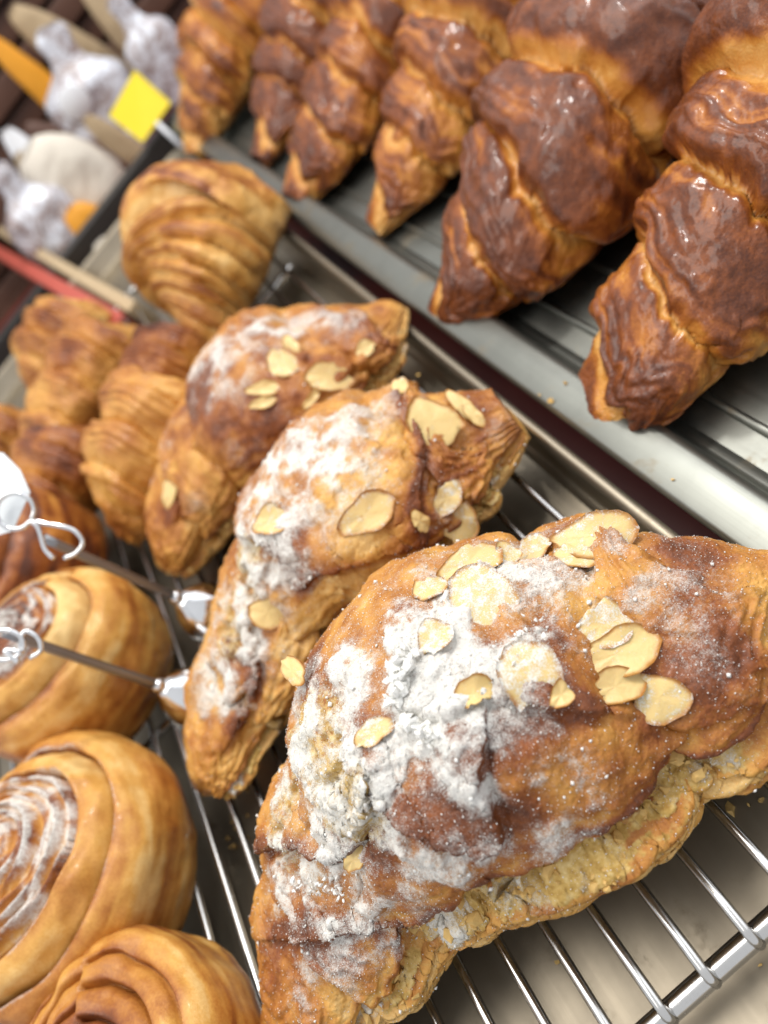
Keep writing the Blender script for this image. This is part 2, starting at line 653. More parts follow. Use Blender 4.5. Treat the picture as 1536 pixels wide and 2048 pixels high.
def cap_grid(g, name, mat, attrs, parent=None, loc=None):
    P = g['P']
    ns, nt = P.shape[:2]
    V = P.reshape(-1, 3)
    fs = grid_faces(ns, nt)
    V = np.vstack([V, P[0].mean(0), P[-1].mean(0)])
    n0 = ns * nt
    k = np.arange(nt)
    # caps as degenerate-free triangles stored as separate polygons
    cap = [tuple(x) for x in np.stack([k, np.full(nt, n0), (k + 1) % nt], 1)] + [tuple(x) for x in np.stack([(ns - 1) * nt + k, (ns - 1) * nt + (k + 1) % nt, np.full(nt, n0 + 1)], 1)]
    A = {kk: np.r_[a.ravel(), a[0].mean(), a[-1].mean()] for kk, a in attrs.items()}
    tri = np.vstack([fs[:, [0, 2, 1]], fs[:, [0, 3, 2]], np.array(cap)])
    o = mesh_obj(name, V, tri, mat, parent, loc, A)
    import bmesh
    return o


# ---- plain croissants on the right-hand tray
KS = [0, .08, .2, .35, .5, .65, .8, .92, 1.0]


def croissant(X, Y, W, H, seed, label, bounds=(0.09, 0.21, 0.33, 0.46, 0.70, 0.82, 0.93), dark=0.0, res=(260, 200), z0=0.008, slant=0.06, amp=0.38, rough=0.5, name='croissant', cat='croissant', group='row of plain croissants', mat=None, center=0.5, wob=0.03, stri=0.7, tmin=0.12):
    sp = list(zip(KS, X, Y))
    g = sweep(sp, list(zip(KS, W)), list(zip(KS, H)), res[0], res[1], z0, bounds, amp, slant, seed, rough=rough, stri=stri, wob=wob, center=center)
    q = fbm(g['Q'], 38, 4, seed + 21)
    q2 = fbm(g['Q'], 120, 4, seed + 23)
    up = g['sn']
    t = 0.30 + 0.22 * ss(-0.2, 0.7, up) + 0.46 * (g['prof'] - 0.45) * ss(-0.5, 0.3, up) + 0.7 * (q - 0.5) + 0.4 * (q2 - 0.5) + dark
    stk = fbm(np.stack([g['U'] * 11 + g['SEG'] * 5, np.cos(g['TH']) * 0.9, np.sin(g['TH']) * 0.9], -1), 1.0, 4, seed + 27)
    t = t + 0.75 * (stk - 0.5) * ss(0.0, 0.3, g['U'])
    t = t - 0.40 * np.exp(-((g['U'] - 0.03) / 0.06) ** 2) * ss(-0.5, 0.2, up)
    t = np.clip(t, tmin, 0.74)
    zz = np.zeros_like(t)
    o = cap_grid(g, name, mat or M_CROI, dict(toast=t, crumb=zz, powder=zz), loc=(X[4], Y[4], z0))
    return tag(o, label, cat, group)


croissant([.0354, .0485, .0762, .1085, .134, .1572, .1822, .2065, .2224], [.1795, .1746, .1711, .1715, .1731, .1801, .1847, .1854, .1873],
          [.0146, .0223, .0274, .0324, .0366, .0376, .0313, .0224, .0099], [.0101, .0222, .0365, .0521, .0633, .0615, .0439, .026, .0088], 3,
          'nearest plain croissant at the right edge, its golden tip on the tray lip', bounds=(0.09, 0.21, 0.34, 0.49, 0.72, 0.84, 0.94), center=0.6, amp=0.42, slant=0.07, dark=0.04, res=(420, 320))
croissant([.0294, .0419, .0612, .0939, .1253, .1567, .1879, .2125, .2288], [.2835, .2761, .2702, .2635, .2678, .2739, .2781, .2816, .2831],
          [.006, .0176, .0335, .044, .0468, .0406, .0315, .0218, .0106], [.0103, .0202, .0356, .052, .0624, .0561, .0406, .0284, .0102], 14,
          'glossy dark brown croissant, second from the front of the row, with bright highlights', bounds=(0.11, 0.24, 0.37, 0.50, 0.72, 0.84, 0.94), center=0.61, amp=0.44, slant=0.09, dark=0.12, res=(380, 300))
croissant([.0476, .0669, .089, .1204, .1445, .1684, .1928, .2132, .2272], [.3773, .3744, .374, .3767, .3811, .3844, .3856, .3843, .3801],
          [.0104, .0194, .0298, .0374, .0407, .0366, .0273, .0141, .0071], [.0093, .0204, .0347, .0504, .0619, .056, .0408, .0281, .01], 25,
          'third plain croissant from the front, golden face between two dark ones', dark=-0.02)
croissant([.0361, .0539, .0811, .1118, .1366, .164, .1901, .2104, .219], [.4698, .472, .4718, .4726, .4746, .4816, .4849, .4806, .4755],
          [.0126, .0261, .0351, .0384, .0371, .0347, .0282, .0156, .0027], [.0141, .0222, .0372, .051, .0597, .059, .0439, .0274, .0088], 36,
          'fourth plain croissant from the front, dark brown with a curled golden top', dark=0.06)
croissant([.0452, .0666, .0913, .1192, .1452, .1677, .1932, .2139, .2256], [.5629, .5664, .5754, .5809, .5819, .5802, .5801, .5775, .5759],
          [.0123, .0223, .0305, .0418, .044, .0432, .0298, .0188, .0066], [.0122, .0231, .0376, .0539, .0669, .0609, .0444, .0295, .012], 47,
          'fifth plain croissant from the front, dark ridge at the top edge', dark=0.10)
croissant([.0196, .0337, .0579, .0848, .1146, .1428, .171, .1949, .2103], [.6793, .6876, .6914, .6955, .6963, .6942, .6902, .6878, .6868],
          [.0081, .0223, .0354, .0451, .0459, .0398, .0282, .0169, .006], [.012, .0264, .045, .0642, .0744, .0655, .045, .0273, .0137], 58,
          'farthest plain croissant, paler than the rest, beside the yellow card', dark=-0.16)


# ---- almond croissants
def bvh_of(o):
    me = o.data
    return BVHTree.FromPolygons([v.co + o.location + (o.parent.location if o.parent else Vector()) for v in me.vertices], [tuple(p.vertices) for p in me.polygons])


def hit(bvh, px, py):
    r = Vector(ray(px, py)).normalized()
    return bvh.ray_cast(Vector(CAM), r)


def flake_mesh(name, a, b, curl, seed, powder, parent, M, broken=0.0):
    """one sliced almond: thin, slightly dished leaf with a browned rim"""
    rnd = random.Random(seed)
    nr, na = 6, 26
    V, R, Pw = [], [], []
    tw = rnd.uniform(-0.5, 0.5) * curl
    ph = rnd.uniform(0, 6.28)
    cut = rnd.uniform(0, 6.28)
    broken = max(broken, rnd.choice((0, 0.1, 0.2)))
    th = 0.00026
    for sgn in (1, -1):
        for i in range(nr + 1):
            r = i / nr
            for k in range(na):
                an = 2 * math.pi * k / na
                rr = r * (1 + 0.07 * math.sin(2 * an + ph) + 0.06 * math.sin(3 * an + 2 * ph) + 0.03 * math.sin(5 * an + 3 * ph) + 0.025 * math.sin(9 * an + ph) + 0.10 * max(0, math.cos(an)) ** 8)
                egg = 1 + 0.26 * math.cos(an)
                x, y = a * rr * math.cos(an), b * rr * egg * math.sin(an)
                if broken:
                    d = x / a * math.cos(cut) + y / b * math.sin(cut)
                    lim = 1 - 1.3 * broken + 0.10 * math.sin(9 * an + ph) + 0.06 * math.sin(17 * an)
                    if d > lim:
                        x -= (d - lim) * a * math.cos(cut)
                        y -= (d - lim) * b * math.sin(cut)
                z = curl * a * (0.55 * (y / b) ** 2 * 0.6 - 0.25 * (x / a) ** 2 + tw * x * y / a / b) + 0.00025 * math.sin(5 * an + ph) * r
                z += sgn * th * (1 - 0.6 * r ** 6)
                V.append((x, y, z))
                R.append(r ** 4)
                Pw.append(powder)
    fs = []
    n = (nr + 1) * na
    for q, off in ((1, 0), (-1, n)):
        for i in range(nr):
            for k in range(na):
                p = (off + i * na + k, off + i * na + (k + 1) % na, off + (i + 1) * na + (k + 1) % na, off + (i + 1) * na + k)
                fs.append(p if q < 0 else p[::-1])
    for k in range(na):
        p = (nr * na + k, nr * na + (k + 1) % na, n + nr * na + (k + 1) % na, n + nr * na + k)
        fs.append(p)
    Vw = [M @ Vector(v) for v in V]
    return mesh_obj(name, [tuple(v) for v in Vw], fs, M_ALMOND, parent, attrs=dict(rim=R, powder=Pw))


def place_flakes(bvh, parent, flakes, seed0):
    for i, (px, py, lw, lh, ang, powder, curl, broken, tilt) in enumerate(flakes):
        co, no, _, dist = hit(bvh, px, py)
        if co is None:
            continue
        depth = (np.array(co) - CAM) @ FWD
        k = depth / F / 2
        # rest on the surface: mean of the points and normals under the flake
        pts, nos = [], []
        ia = math.radians(ang)
        for u in (-0.8, -0.4, 0, 0.4, 0.8):
            for v in (-0.7, 0, 0.7):
                qx = px + (u * math.cos(ia) * lw - v * math.sin(ia) * lh) / 2
                qy = py + (-u * math.sin(ia) * lw - v * math.cos(ia) * lh) / 2
                c2, n2, _, _ = hit(bvh, qx, qy)
                if c2 is not None and (c2 - co).length < 0.02:
                    if n2.dot(c2 - Vector(CAM)) > 0:
                        n2 = -n2
                    pts.append(c2)
                    nos.append(n2)
        no = sum(nos, Vector()).normalized()
        d3 = cam_x * math.cos(ia) + cam_y * math.sin(ia)
        view = -Vector(ray(px, py)).normalized()
        nn = (no * (1 - tilt) + view * tilt).normalized()
        ax = Vector(d3)
        ax = (ax - nn * ax.dot(nn)).normalized()
        ay = nn.cross(ax)
        fore = max(0.6, abs(nn.dot(view)))
        M = Matrix(((ax.x, ay.x, nn.x, 0), (ax.y, ay.y, nn.y, 0), (ax.z, ay.z, nn.z, 0), (0, 0, 0, 1)))
        hs = sorted((p - co).dot(nn) for p in pts)
        lift = hs[int(len(hs) * 0.55)]
        M.translation = co + nn * (lift + 0.0007)
        flake_mesh('almond_flake', 1.08 * lw * k, 1.08 * lh * k / fore, curl * 1.5, seed0 + i, powder, parent, M, broken)


def blobs(P, bvh, pts):
    """sum of soft spots placed on the surface: (px, py, radius in m, strength)"""
    a = np.zeros(P.shape[:2])
    for (px, py, r, st) in pts:
        co = hit(bvh, px, py)[0]
        if co is None:
            continue
        d2 = ((P - np.array(co)) ** 2).sum(-1)
        a = a + st * np.exp(-d2 / (r * r))
    return a


def grid_bvh(P):
    ns, nt = P.shape[:2]
    return BVHTree.FromPolygons([tuple(v) for v in P.reshape(-1, 3)], [tuple(q) for q in grid_faces(ns, nt).tolist()])


ICO_V = []
_ph = (1 + 5 ** 0.5) / 2
for a_, b_ in ((-1, _ph), (1, _ph), (-1, -_ph), (1, -_ph)):
    ICO_V.append((a_, b_, 0))
for a_, b_ in ((-1, _ph), (1, _ph), (-1, -_ph), (1, -_ph)):
    ICO_V.append((0, a_, b_))
for a_, b_ in ((_ph, -1), (_ph, 1), (-_ph, -1), (-_ph, 1)):
    ICO_V.append((a_, 0, b_))
ICO_V = np.array(ICO_V) / math.sqrt(1 + _ph * _ph)
ICO_F = np.array([(0, 11, 5), (0, 5, 1), (0, 1, 7), (0, 7, 10), (0, 10, 11), (1, 5, 9), (5, 11, 4), (11, 10, 2), (10, 7, 6), (7, 1, 8),
                  (3, 9, 4), (3, 4, 2), (3, 2, 6), (3, 6, 8), (3, 8, 9), (4, 9, 5), (2, 4, 11), (6, 2, 10), (8, 6, 7), (9, 8, 1)])


OCT_V = np.array([(1, 0, 0), (-1, 0, 0), (0, 1, 0), (0, -1, 0), (0, 0, 1), (0, 0, -1)], float)
OCT_F = np.array([(0, 2, 4), (2, 1, 4), (1, 3, 4), (3, 0, 4), (2, 0, 5), (1, 2, 5), (3, 1, 5), (0, 3, 5)])


def grains(name, pos, rad, mat, parent, seed, coarse=False):
    rng = np.random.default_rng(seed)
    n = len(pos)
    BV, BF = (OCT_V, OCT_F) if coarse else (ICO_V, ICO_F)
    k = len(BV)
    jit = 1 + (rng.random((n, k, 1)) - 0.5) * (0.7 if coarse else 1.1)
    sq = 1 + (rng.random((n, 1, 3)) - 0.5) * (0.6 if coarse else 1.2)
    V = pos[:, None, :] + BV[None] * jit * sq * np.asarray(rad)[:, None, None]
    Fc = BF[None] + (np.arange(n) * k)[:, None, None]
    o = mesh_obj(name, V.reshape(-1, 3), Fc.reshape(-1, 3), mat, parent, smooth=coarse)
    o['kind'] = 'stuff'
    return o


def sugar_on(g, pw, parent, n, seed, rmin=0.00005, rmax=0.00022):
    rng = np.random.default_rng(seed)
    P, nr = g['P'], grid_normals(g['P'])
    if nr[P.shape[0] // 2, P.shape[1] // 4, 2] < 0:
        nr = -nr
    wgt = np.clip(pw, 0, 1.2) + 0.04
    wgt = wgt * ss(-0.2, 0.3, nr[..., 2])
    # area weight
    a = np.linalg.norm(np.gradient(P, axis=0), axis=-1) * np.linalg.norm(np.gradient(P, axis=1), axis=-1)
    w_ = (wgt * a).ravel()
    idx = rng.choice(len(w_), size=n, p=w_ / w_.sum())
    rad = rmin + (rmax - rmin) * rng.random(n) ** 4
    big = rng.random(n) < 0.004
    rad[big] = rng.uniform(0.0003, 0.0007, big.sum())
    pos = P.reshape(-1, 3)[idx] + nr.reshape(-1, 3)[idx] * (rad * 0.45)[:, None] + (rng.random((n, 3)) - 0.5) * 0.0004
    return grains('sugar_grains', pos, rad, M_SUGAR, parent, seed, True)


def almond_croissant(spine, W, H, bounds, seed, label, res, front, slice_h, base, pblobs, tblobs, flakes, nsug, rough=0.6, ledge=0.10, amp=0.27, slant=0.07, cblobs=(), pbase=0.16, center=0.5, flaps=(), clumps=()):
    t = empty('almond_croissant', base, label, 'almond croissant', 'almond croissants on the wire rack')
    g = sweep(spine, W, H, res[0], res[1], ZR - 0.0004, bounds, amp, slant, seed, rough=rough, stri=0.8, wob=0.05, flat=2.4, center=center)
    P = g['P']
    # horizontal cut: the lower half stands proud of the lid along the front
    zc = P[..., 2] - ZR
    Hs = np.maximum(herm(*zip(*H), g['S'][:, 0]), 0.001)[:, None]
    rel = zc / Hs + (fbm(g['Q'], 45, 3, seed + 31) - 0.5) * 0.16
    fr = ss(0.1, 0.55, g['c'] * front)
    out = grid_normals(P)
    if out[P.shape[0] // 2, P.shape[1] // 4, 2] < 0:
        out = -out
    low = ss(slice_h + 0.03, slice_h - 0.06, rel) * ss(0.02, 0.2, rel)
    notch = np.exp(-((rel - slice_h - 0.055) / 0.035) ** 2)
    W_ = np.maximum(herm(*zip(*W), g['S'][:, 0]), 0.001)[:, None]
    tear = fbm(g['Q'], 130, 4, seed + 37)
    hor = out.copy()
    hor[..., 2] *= 0.15
    P = P + hor * (fr * (low * ledge * W_ * (0.7 + 0.6 * fbm(g['Q'], 60, 3, seed + 38)) - notch * 0.10 * W_))[..., None]
    g['P'] = P
    crumb = fr * ss(slice_h - 0.06, slice_h - 0.01, rel) * (1 - ss(slice_h + 0.05, slice_h + 0.10, rel)) * (0.65 + 0.7 * tear) * (0.3 + 0.7 * ss(0.36, 0.56, fbm(g['Q'], 36, 3, seed + 65))) * ss(0.02, 0.1, np.minimum(g['S'], 1 - g['S']))
    crumb = np.clip(crumb + 0.8 * blobs(P, grid_bvh(P), cblobs) * (0.4 + 0.9 * fbm(g['Q'], 110, 3, seed + 39)), 0, 1)
    lay = np.sin(rel * 120 + 8 * fbm(g['Q'], 45, 3, seed + 67))
    gap = ss(0.45, 0.95, lay) * fr * ss(slice_h - 0.30, slice_h - 0.1, rel) * (1 - ss(slice_h + 0.04, slice_h + 0.09, rel)) * ss(0.3, 0.5, fbm(g['Q'], 80, 3, seed + 69))
    P = P - out * (gap * 0.0011)[..., None]
    crumb = crumb * (1 - 0.75 * gap)
    # crumb pores
    pore = ss(0.60, 0.78, vnoise(g['Q'], 230, seed + 41)) * crumb
    P = P - out * (pore * 0.0035)[..., None] + out * (crumb * (fbm(g['Q'], 700, 3, seed + 43) - 0.5) * 0.0030)[..., None]
    bv = grid_bvh(P)
    lip = np.zeros(P.shape[:2])
    dint = np.zeros(P.shape[:2])
    for (poly, ref, hgt, wid) in flaps:
        line = [hit(bv, *p_)[0] for p_ in poly]
        line = smooth_path([np.array(p_) for p_ in line if p_ is not None], 40)
        nref = np.array(hit(bv, *ref)[0])
        best = np.full(P.shape[:2], 9.0)
        sgn = np.zeros(P.shape[:2])
        view = (line.mean(0) - CAM)
        view /= np.linalg.norm(view)
        for i_ in range(len(line) - 1):
            a_, b_ = line[i_], line[i_ + 1]
            ab = b_ - a_
            tt = np.clip(((P - a_) @ ab) / (ab @ ab), 0, 1)
            dv = P - (a_ + tt[..., None] * ab)
            dd = np.linalg.norm(dv, axis=-1)
            sd = np.sign(dv @ np.cross(ab, view))
            up_ = dd < best
            best = np.where(up_, dd, best)
            sgn = np.where(up_, sd, sgn)
        k_ = np.argmin(((P - nref) ** 2).sum(-1))
        sgn = sgn * np.sign(sgn.ravel()[k_])
        sdist = best * sgn + (fbm(g['Q'], 300, 3, seed + 61) - 0.5) * 0.002
        near = ss(0.016, 0.008, best)
        lip = lip + hgt * ss(-0.0006, 0.0010, sdist) * np.exp(-np.clip(sdist, 0, 1) / wid) * near
        lip = lip - 0.35 * hgt * np.exp(-((sdist + 0.0012) / 0.0012) ** 2) * near
        dint = dint + 0.42 * np.exp(-((sdist - 0.0012) / 0.0026) ** 2) * near
    if len(flaps):
        P = P + out * lip[..., None]
        bv = grid_bvh(P)
    q = fbm(g['Q'], 42, 4, seed + 21)
    q2 = fbm(g['Q'], 150, 4, seed + 23)
    toast = 0.25 + 0.12 * ss(0.1, 0.8, g['sn']) + 0.22 * (g['prof'] - 0.5) + 0.65 * (q - 0.5) + 0.45 * (q2 - 0.5)
    lamn = np.sin(rel * 75 + 9 * fbm(g['Q'], 35, 3, seed + 63) + g['S'] * 25)
    side_m = ss(0.0, 0.4, g['c'] * front) * ss(0.85, 0.6, rel) * (1 - np.clip(crumb, 0, 1))
    P = P + out * (side_m * np.sign(lamn) * np.abs(lamn) ** 0.5 * 0.00022)[..., None]
    toast = toast - 0.16 * ss(slice_h, slice_h - 0.1, rel) * fr + 0.09 * lamn * side_m + 0.26 * fr * np.exp(-((rel - slice_h - 0.13) / 0.03) ** 2)
    toast = toast + blobs(P, bv, tblobs) + dint + 0.12 * gap
    toast = np.clip(toast, 0.10, 0.76)
    nz = grid_normals(P)[..., 2]
    if nz[P.shape[0] // 2, P.shape[1] // 4] < 0:
        nz = -nz
    pw = 0.86 * (1 - np.exp(-0.95 * (pbase + blobs(P, bv, pblobs)))) * ss(-0.5, 0.1, nz) + 0.55 * fr * crumb * ss(0.42, 0.66, fbm(g['Q'], 90, 3, seed + 55))
    pw = pw * (0.50 + 0.95 * ss(0.32, 0.66, fbm(g['Q'], 120, 5, seed + 51, 0.6)))
    pw = np.clip(pw, 0, 0.92)
    # powder has thickness and clots
    clot = ss(0.42, 0.75, fbm(g['Q'], 480, 4, seed + 53))
    nn = grid_normals(P)
    if nn[P.shape[0] // 2, P.shape[1] // 4, 2] < 0:
        nn = -nn
    P = P + nn * (ss(0.35, 1.0, pw) * (0.0002 + 0.0009 * clot))[..., None]
    P[..., 2] = np.maximum(P[..., 2], ZR - 0.0004)
    g['P'] = P
    body = cap_grid(g, 'body', M_ALM, dict(toast=toast, crumb=crumb, powder=pw), parent=t)
    bv = grid_bvh(P)
    place_flakes(bv, t, flakes, seed * 100)
    if nsug:
        sugar_on(g, pw, t, nsug, seed + 5)
    rng_ = np.random.default_rng(seed + 77)
    cw = (np.clip(crumb * fr, 0, 1) ** 2 * (rel < slice_h + 0.13)).ravel()
    idx = rng_.choice(len(cw), size=170, p=cw / cw.sum())
    grains('crumb_bits', P.reshape(-1, 3)[idx] + out.reshape(-1, 3)[idx] * 0.0003, 0.0004 + 0.0012 * rng_.random(170) ** 3, M_CRUMB, t, seed + 78)
    for ci, (poly, num, spread, rmax) in enumerate(clumps):
        line = smooth_path([np.array(hit(bv, *p_)[0]) for p_ in poly], 60)
        pp = line[rng_.integers(0, 60, num)] + rng_.normal(size=(num, 3)) * spread
        pp[:, 2] += 0.0002
        grains('sugar_clump', pp, rmax * (0.35 + 0.65 * rng_.random(num)), M_SUGAR, t, seed + 80 + ci)
    return t, g, bv


# flakes: px, py, length px, width px, angle in picture, powder, curl, broken, tilt to viewer
A1F = [(1185, 1075, 155, 84, -6, 0.30, 0.25, 0, .35), (1150, 1122, 90, 50, -10, 0.34, 0.3, .3, .2), (1062, 1108, 95, 46, 62, 0.36, 0.3, 0, .2),
       (938, 1128, 125, 62, 35, 0.28, 0.25, 0, .3), (958, 1198, 140, 112, -40, 0.40, 0.2, 0, .3), (1198, 1258, 120, 84, 32, 0.40, 0.3, .2, .3),
       (1232, 1312, 165, 86, 30, 0.15, 0.25, 0, .3), (1056, 1352, 150, 112, -58, 0.42, 0.5, .15, .35), (1225, 1378, 120, 60, 22, 0.12, 0.3, .35, .3),
       (1316, 1395, 100, 92, -50, 0.3, 0.25, 0, .3), (948, 1388, 84, 60, 30, 0.2, 0.8, .3, .4), (612, 1350, 40, 62, 60, 0.2, 0.3, 0, .2),
       (715, 1715, 60, 32, 55, 0.1, 0.4, 0, .2), (745, 1470, 84, 46, 28, 0.34, 0.3, 0, .1), (858, 1178, 70, 42, 40, 0.36, 0.3, .2, .2),
       (1012, 1112, 66, 34, 65, 0.35, 0.4, 0, .2), (868, 1278, 84, 54, 70, 0.44, 0.3, 0, .2), (1120, 1392, 60, 40, 50, .15, .5, .2, .3)]
A1P = [(800, 1390, .012, .95), (790, 1300, .014, .7), (690, 1450, .016, .75), (620, 1480, .014, .55), (880, 1340, .013, .7), (960, 1240, .014, .55), (1060, 1280, .012, .5),
       (1050, 1110, .009, .55), (960, 1170, .012, .5), (860, 1230, .014, .55), (870, 1500, .012, .75), (910, 1570, .012, .8), (830, 1560, .012, .7), (940, 1450, .010, .6),
       (640, 1600, .016, .6), (580, 1700, .014, .55), (620, 1760, .016, .85), (680, 1790, .012, .65), (760, 1790, .013, .45), (560, 1810, .012, .6), (1150, 1170, .012, .35),
       (1130, 1660, .008, .75), (1000, 1730, .010, .55), (900, 1760, .010, .45), (620, 1990, .007, .8), (1250, 1130, .014, .28), (1350, 1200, .018, .2), (1450, 1230, .014, .25), (1110, 1590, .007, .5),
       (740, 1620, .010, .45), (900, 1120, .012, .4), (1000, 1150, .012, .45), (1120, 1230, .012, .45), (720, 1260, .012, .6), (660, 1340, .012, .6), (605, 1540, .014, .9), (590, 1620, .014, .9), (640, 1500, .012, .6), (600, 1430, .012, .7), (1150, 1480, .010, .3), (760, 1860, .010, .4), (680, 1960, .01, .4), (820, 1720, .010, .5), (1230, 1040, .012, .3)]
A1T = [(1000, 1640, .010, .45), (960, 1570, .010, .35), (1100, 1440, .012, .35), (1030, 1430, .012, .3), (1400, 1340, .014, .25), (1280, 1050, .010, .4), (1360, 1120, .012, .3), (860, 1410, .006, .4),
       (720, 1680, .008, .4), (560, 1880, .010, .3), (620, 1870, .010, .2), (1040, 1530, .010, -.3), (1200, 1450, .012, -.1), (620, 1330, .008, .3), (1300, 1250, .012, .12), (900, 1980, .012, -.2), (660, 1900, .008, .1)]
A1L = [([(745, 1575), (790, 1630), (870, 1680), (945, 1700), (1000, 1685), (985, 1620), (960, 1560), (965, 1500)], (880, 1560), .0032, .010),
       ([(535, 1700), (600, 1695), (670, 1725), (712, 1695), (735, 1640), (748, 1590)], (640, 1600), .0030, .010),
       ([(830, 1425), (880, 1440), (960, 1405), (1040, 1410), (1130, 1425), (1200, 1430)], (1000, 1330), .0020, .008),
       ([(560, 1880), (640, 1880), (720, 1860), (800, 1850)], (660, 1800), .0022, .010)]
A2L = [([(500, 1080), (560, 1110), (600, 1180), (640, 1150), (720, 1130), (800, 1100)], (640, 1030), .0028, .010),
       ([(470, 1280), (520, 1330), (510, 1400), (480, 1450)], (440, 1350), .0026, .010),
       ([(800, 790), (850, 900), (840, 1000), (850, 1070)], (720, 920), .0014, .010)]
A1C = [(600, 1480, .013, .7), (650, 1560, .014, .7), (690, 1640, .010, .5), (580, 1600, .012, .7), (640, 1400, .012, .55), (560, 1700, .010, .5), (720, 1500, .010, .4), (960, 1200, .010, .3), (1070, 1290, .01, .35), (760, 1650, .01, .5), (620, 1770, .008, .4)]
A2C = [(488, 1180, .014, .8), (460, 1280, .014, .8), (500, 1080, .012, .6), (432, 1380, .010, .6), (700, 1180, .010, .4), (660, 960, .010, .4), (790, 900, .01, .4)]
A1, gA1, bA1 = almond_croissant(
    spine=[(0, -0.1678, 0.0893), (0.08, -0.1494, 0.0928), (0.2, -0.1269, 0.1014), (0.35, -0.0994, 0.1086), (0.5, -0.071, 0.1117), (0.65, -0.0426, 0.1058), (0.8, -0.0169, 0.0992), (0.92, 0.0081, 0.089), (1.0, 0.0298, 0.085)],
    W=[(0, 0.0049), (0.08, 0.0171), (0.2, 0.0268), (0.35, 0.0341), (0.5, 0.0385), (0.65, 0.0409), (0.8, 0.0383), (0.92, 0.0276), (1.0, 0.0047)],
    H=[(0, 0.0096), (0.08, 0.0191), (0.2, 0.0298), (0.35, 0.0476), (0.5, 0.0611), (0.65, 0.063), (0.8, 0.0502), (0.92, 0.0328), (1.0, 0.0183)],
    bounds=(0.10, 0.24, 0.40, 0.80, 0.90), seed=5, center=0.58,
    label='nearest almond croissant, largest in the picture, heavily dusted with sugar and covered in almond flakes', res=(620, 520), front=1, slice_h=0.48, base=(-0.07, 0.11, ZR),
    pblobs=A1P, tblobs=A1T, flakes=A1F, nsug=45000, ledge=0.12, cblobs=A1C, flaps=A1L,
    clumps=[([(812, 1300), (800, 1345), (796, 1400)], 260, .0011, .0011), ([(815, 1440), (845, 1460), (868, 1475)], 120, .0008, .0008), ([(1010, 1330), (1040, 1290), (1070, 1260)], 70, .0016, .0006), ([(600, 1750), (650, 1770), (700, 1770)], 110, .0018, .0006)])

A2F = [(862, 848, 122, 84, -62, 0.15, 0.2, 0, .3), (920, 812, 80, 30, -52, 0.15, 0.3, 0, .3), (945, 830, 60, 24, -50, 0.1, 0.3, 0, .2), (800, 778, 34, 30, 0, 0.2, 0.2, 0, .2),
       (730, 1030, 115, 70, 38, 0.25, 0.25, 0, .3), (543, 1042, 84, 52, 15, 0.3, 0.4, .2, .3), (535, 1225, 78, 58, -10, 0.1, 0.35, 0, .3), (888, 1002, 74, 48, 55, 0.35, 0.3, 0, .3),
       (912, 1042, 90, 74, -40, 0.25, 0.25, 0, .3), (838, 1042, 46, 34, -50, 0.1, 0.3, .2, .2), (645, 1290, 70, 26, 30, 0.1, 0.4, 0, .1)]
A2P = [(520, 950, .016, .85), (600, 900, .016, .75), (520, 1020, .014, .9), (500, 1120, .016, .9), (700, 850, .014, .6), (760, 800, .012, .4), (620, 980, .016, .55), (660, 930, .012, .45),
       (472, 1240, .016, .9), (436, 1350, .014, .9), (480, 1290, .012, .4), (450, 1380, .010, .4), (590, 1110, .012, .55), (570, 1180, .008, .3), (870, 1020, .010, .3), (740, 970, .010, .3), (990, 850, .010, .25), (400, 1440, .008, .35)]
A2T = [(570, 1080, .008, .4), (560, 1150, .008, .2), (480, 1330, .010, .3), (880, 950, .012, .25), (860, 1060, .010, .3), (680, 1170, .012, -.25), (640, 1250, .012, -.2), (600, 1300, .010, -.1), (680, 960, .010, -.2), (780, 900, .012, -.2), (540, 1260, .006, .3), (450, 1540, .010, -.15), (1000, 880, .012, .1), (740, 1100, .010, -.2)]
A2, gA2, bA2 = almond_croissant(
    spine=[(0, -0.1638, 0.19), (0.08, -0.1507, 0.1908), (0.2, -0.1237, 0.1952), (0.35, -0.0911, 0.2036), (0.5, -0.0634, 0.2089), (0.65, -0.0377, 0.2053), (0.8, -0.0128, 0.1998), (0.92, 0.0016, 0.1961), (1.0, 0.0162, 0.1933)],
    W=[(0, 0.0075), (0.08, 0.0195), (0.2, 0.0241), (0.35, 0.0293), (0.5, 0.0354), (0.65, 0.0357), (0.8, 0.0328), (0.92, 0.0228), (1.0, 0.0112)],
    H=[(0, 0.0063), (0.08, 0.0174), (0.2, 0.0273), (0.35, 0.0398), (0.5, 0.0488), (0.65, 0.0511), (0.8, 0.043), (0.92, 0.0284), (1.0, 0.0182)],
    bounds=(0.11, 0.26, 0.42, 0.78, 0.885), seed=8, center=0.6,
    label='middle almond croissant, thick white sugar on its far side, between two other almond croissants', res=(460, 380), front=1, slice_h=0.34, base=(-0.08, 0.205, ZR),
    pblobs=A2P, tblobs=A2T, flakes=A2F, nsug=16000, ledge=0.07, cblobs=A2C, flaps=A2L)

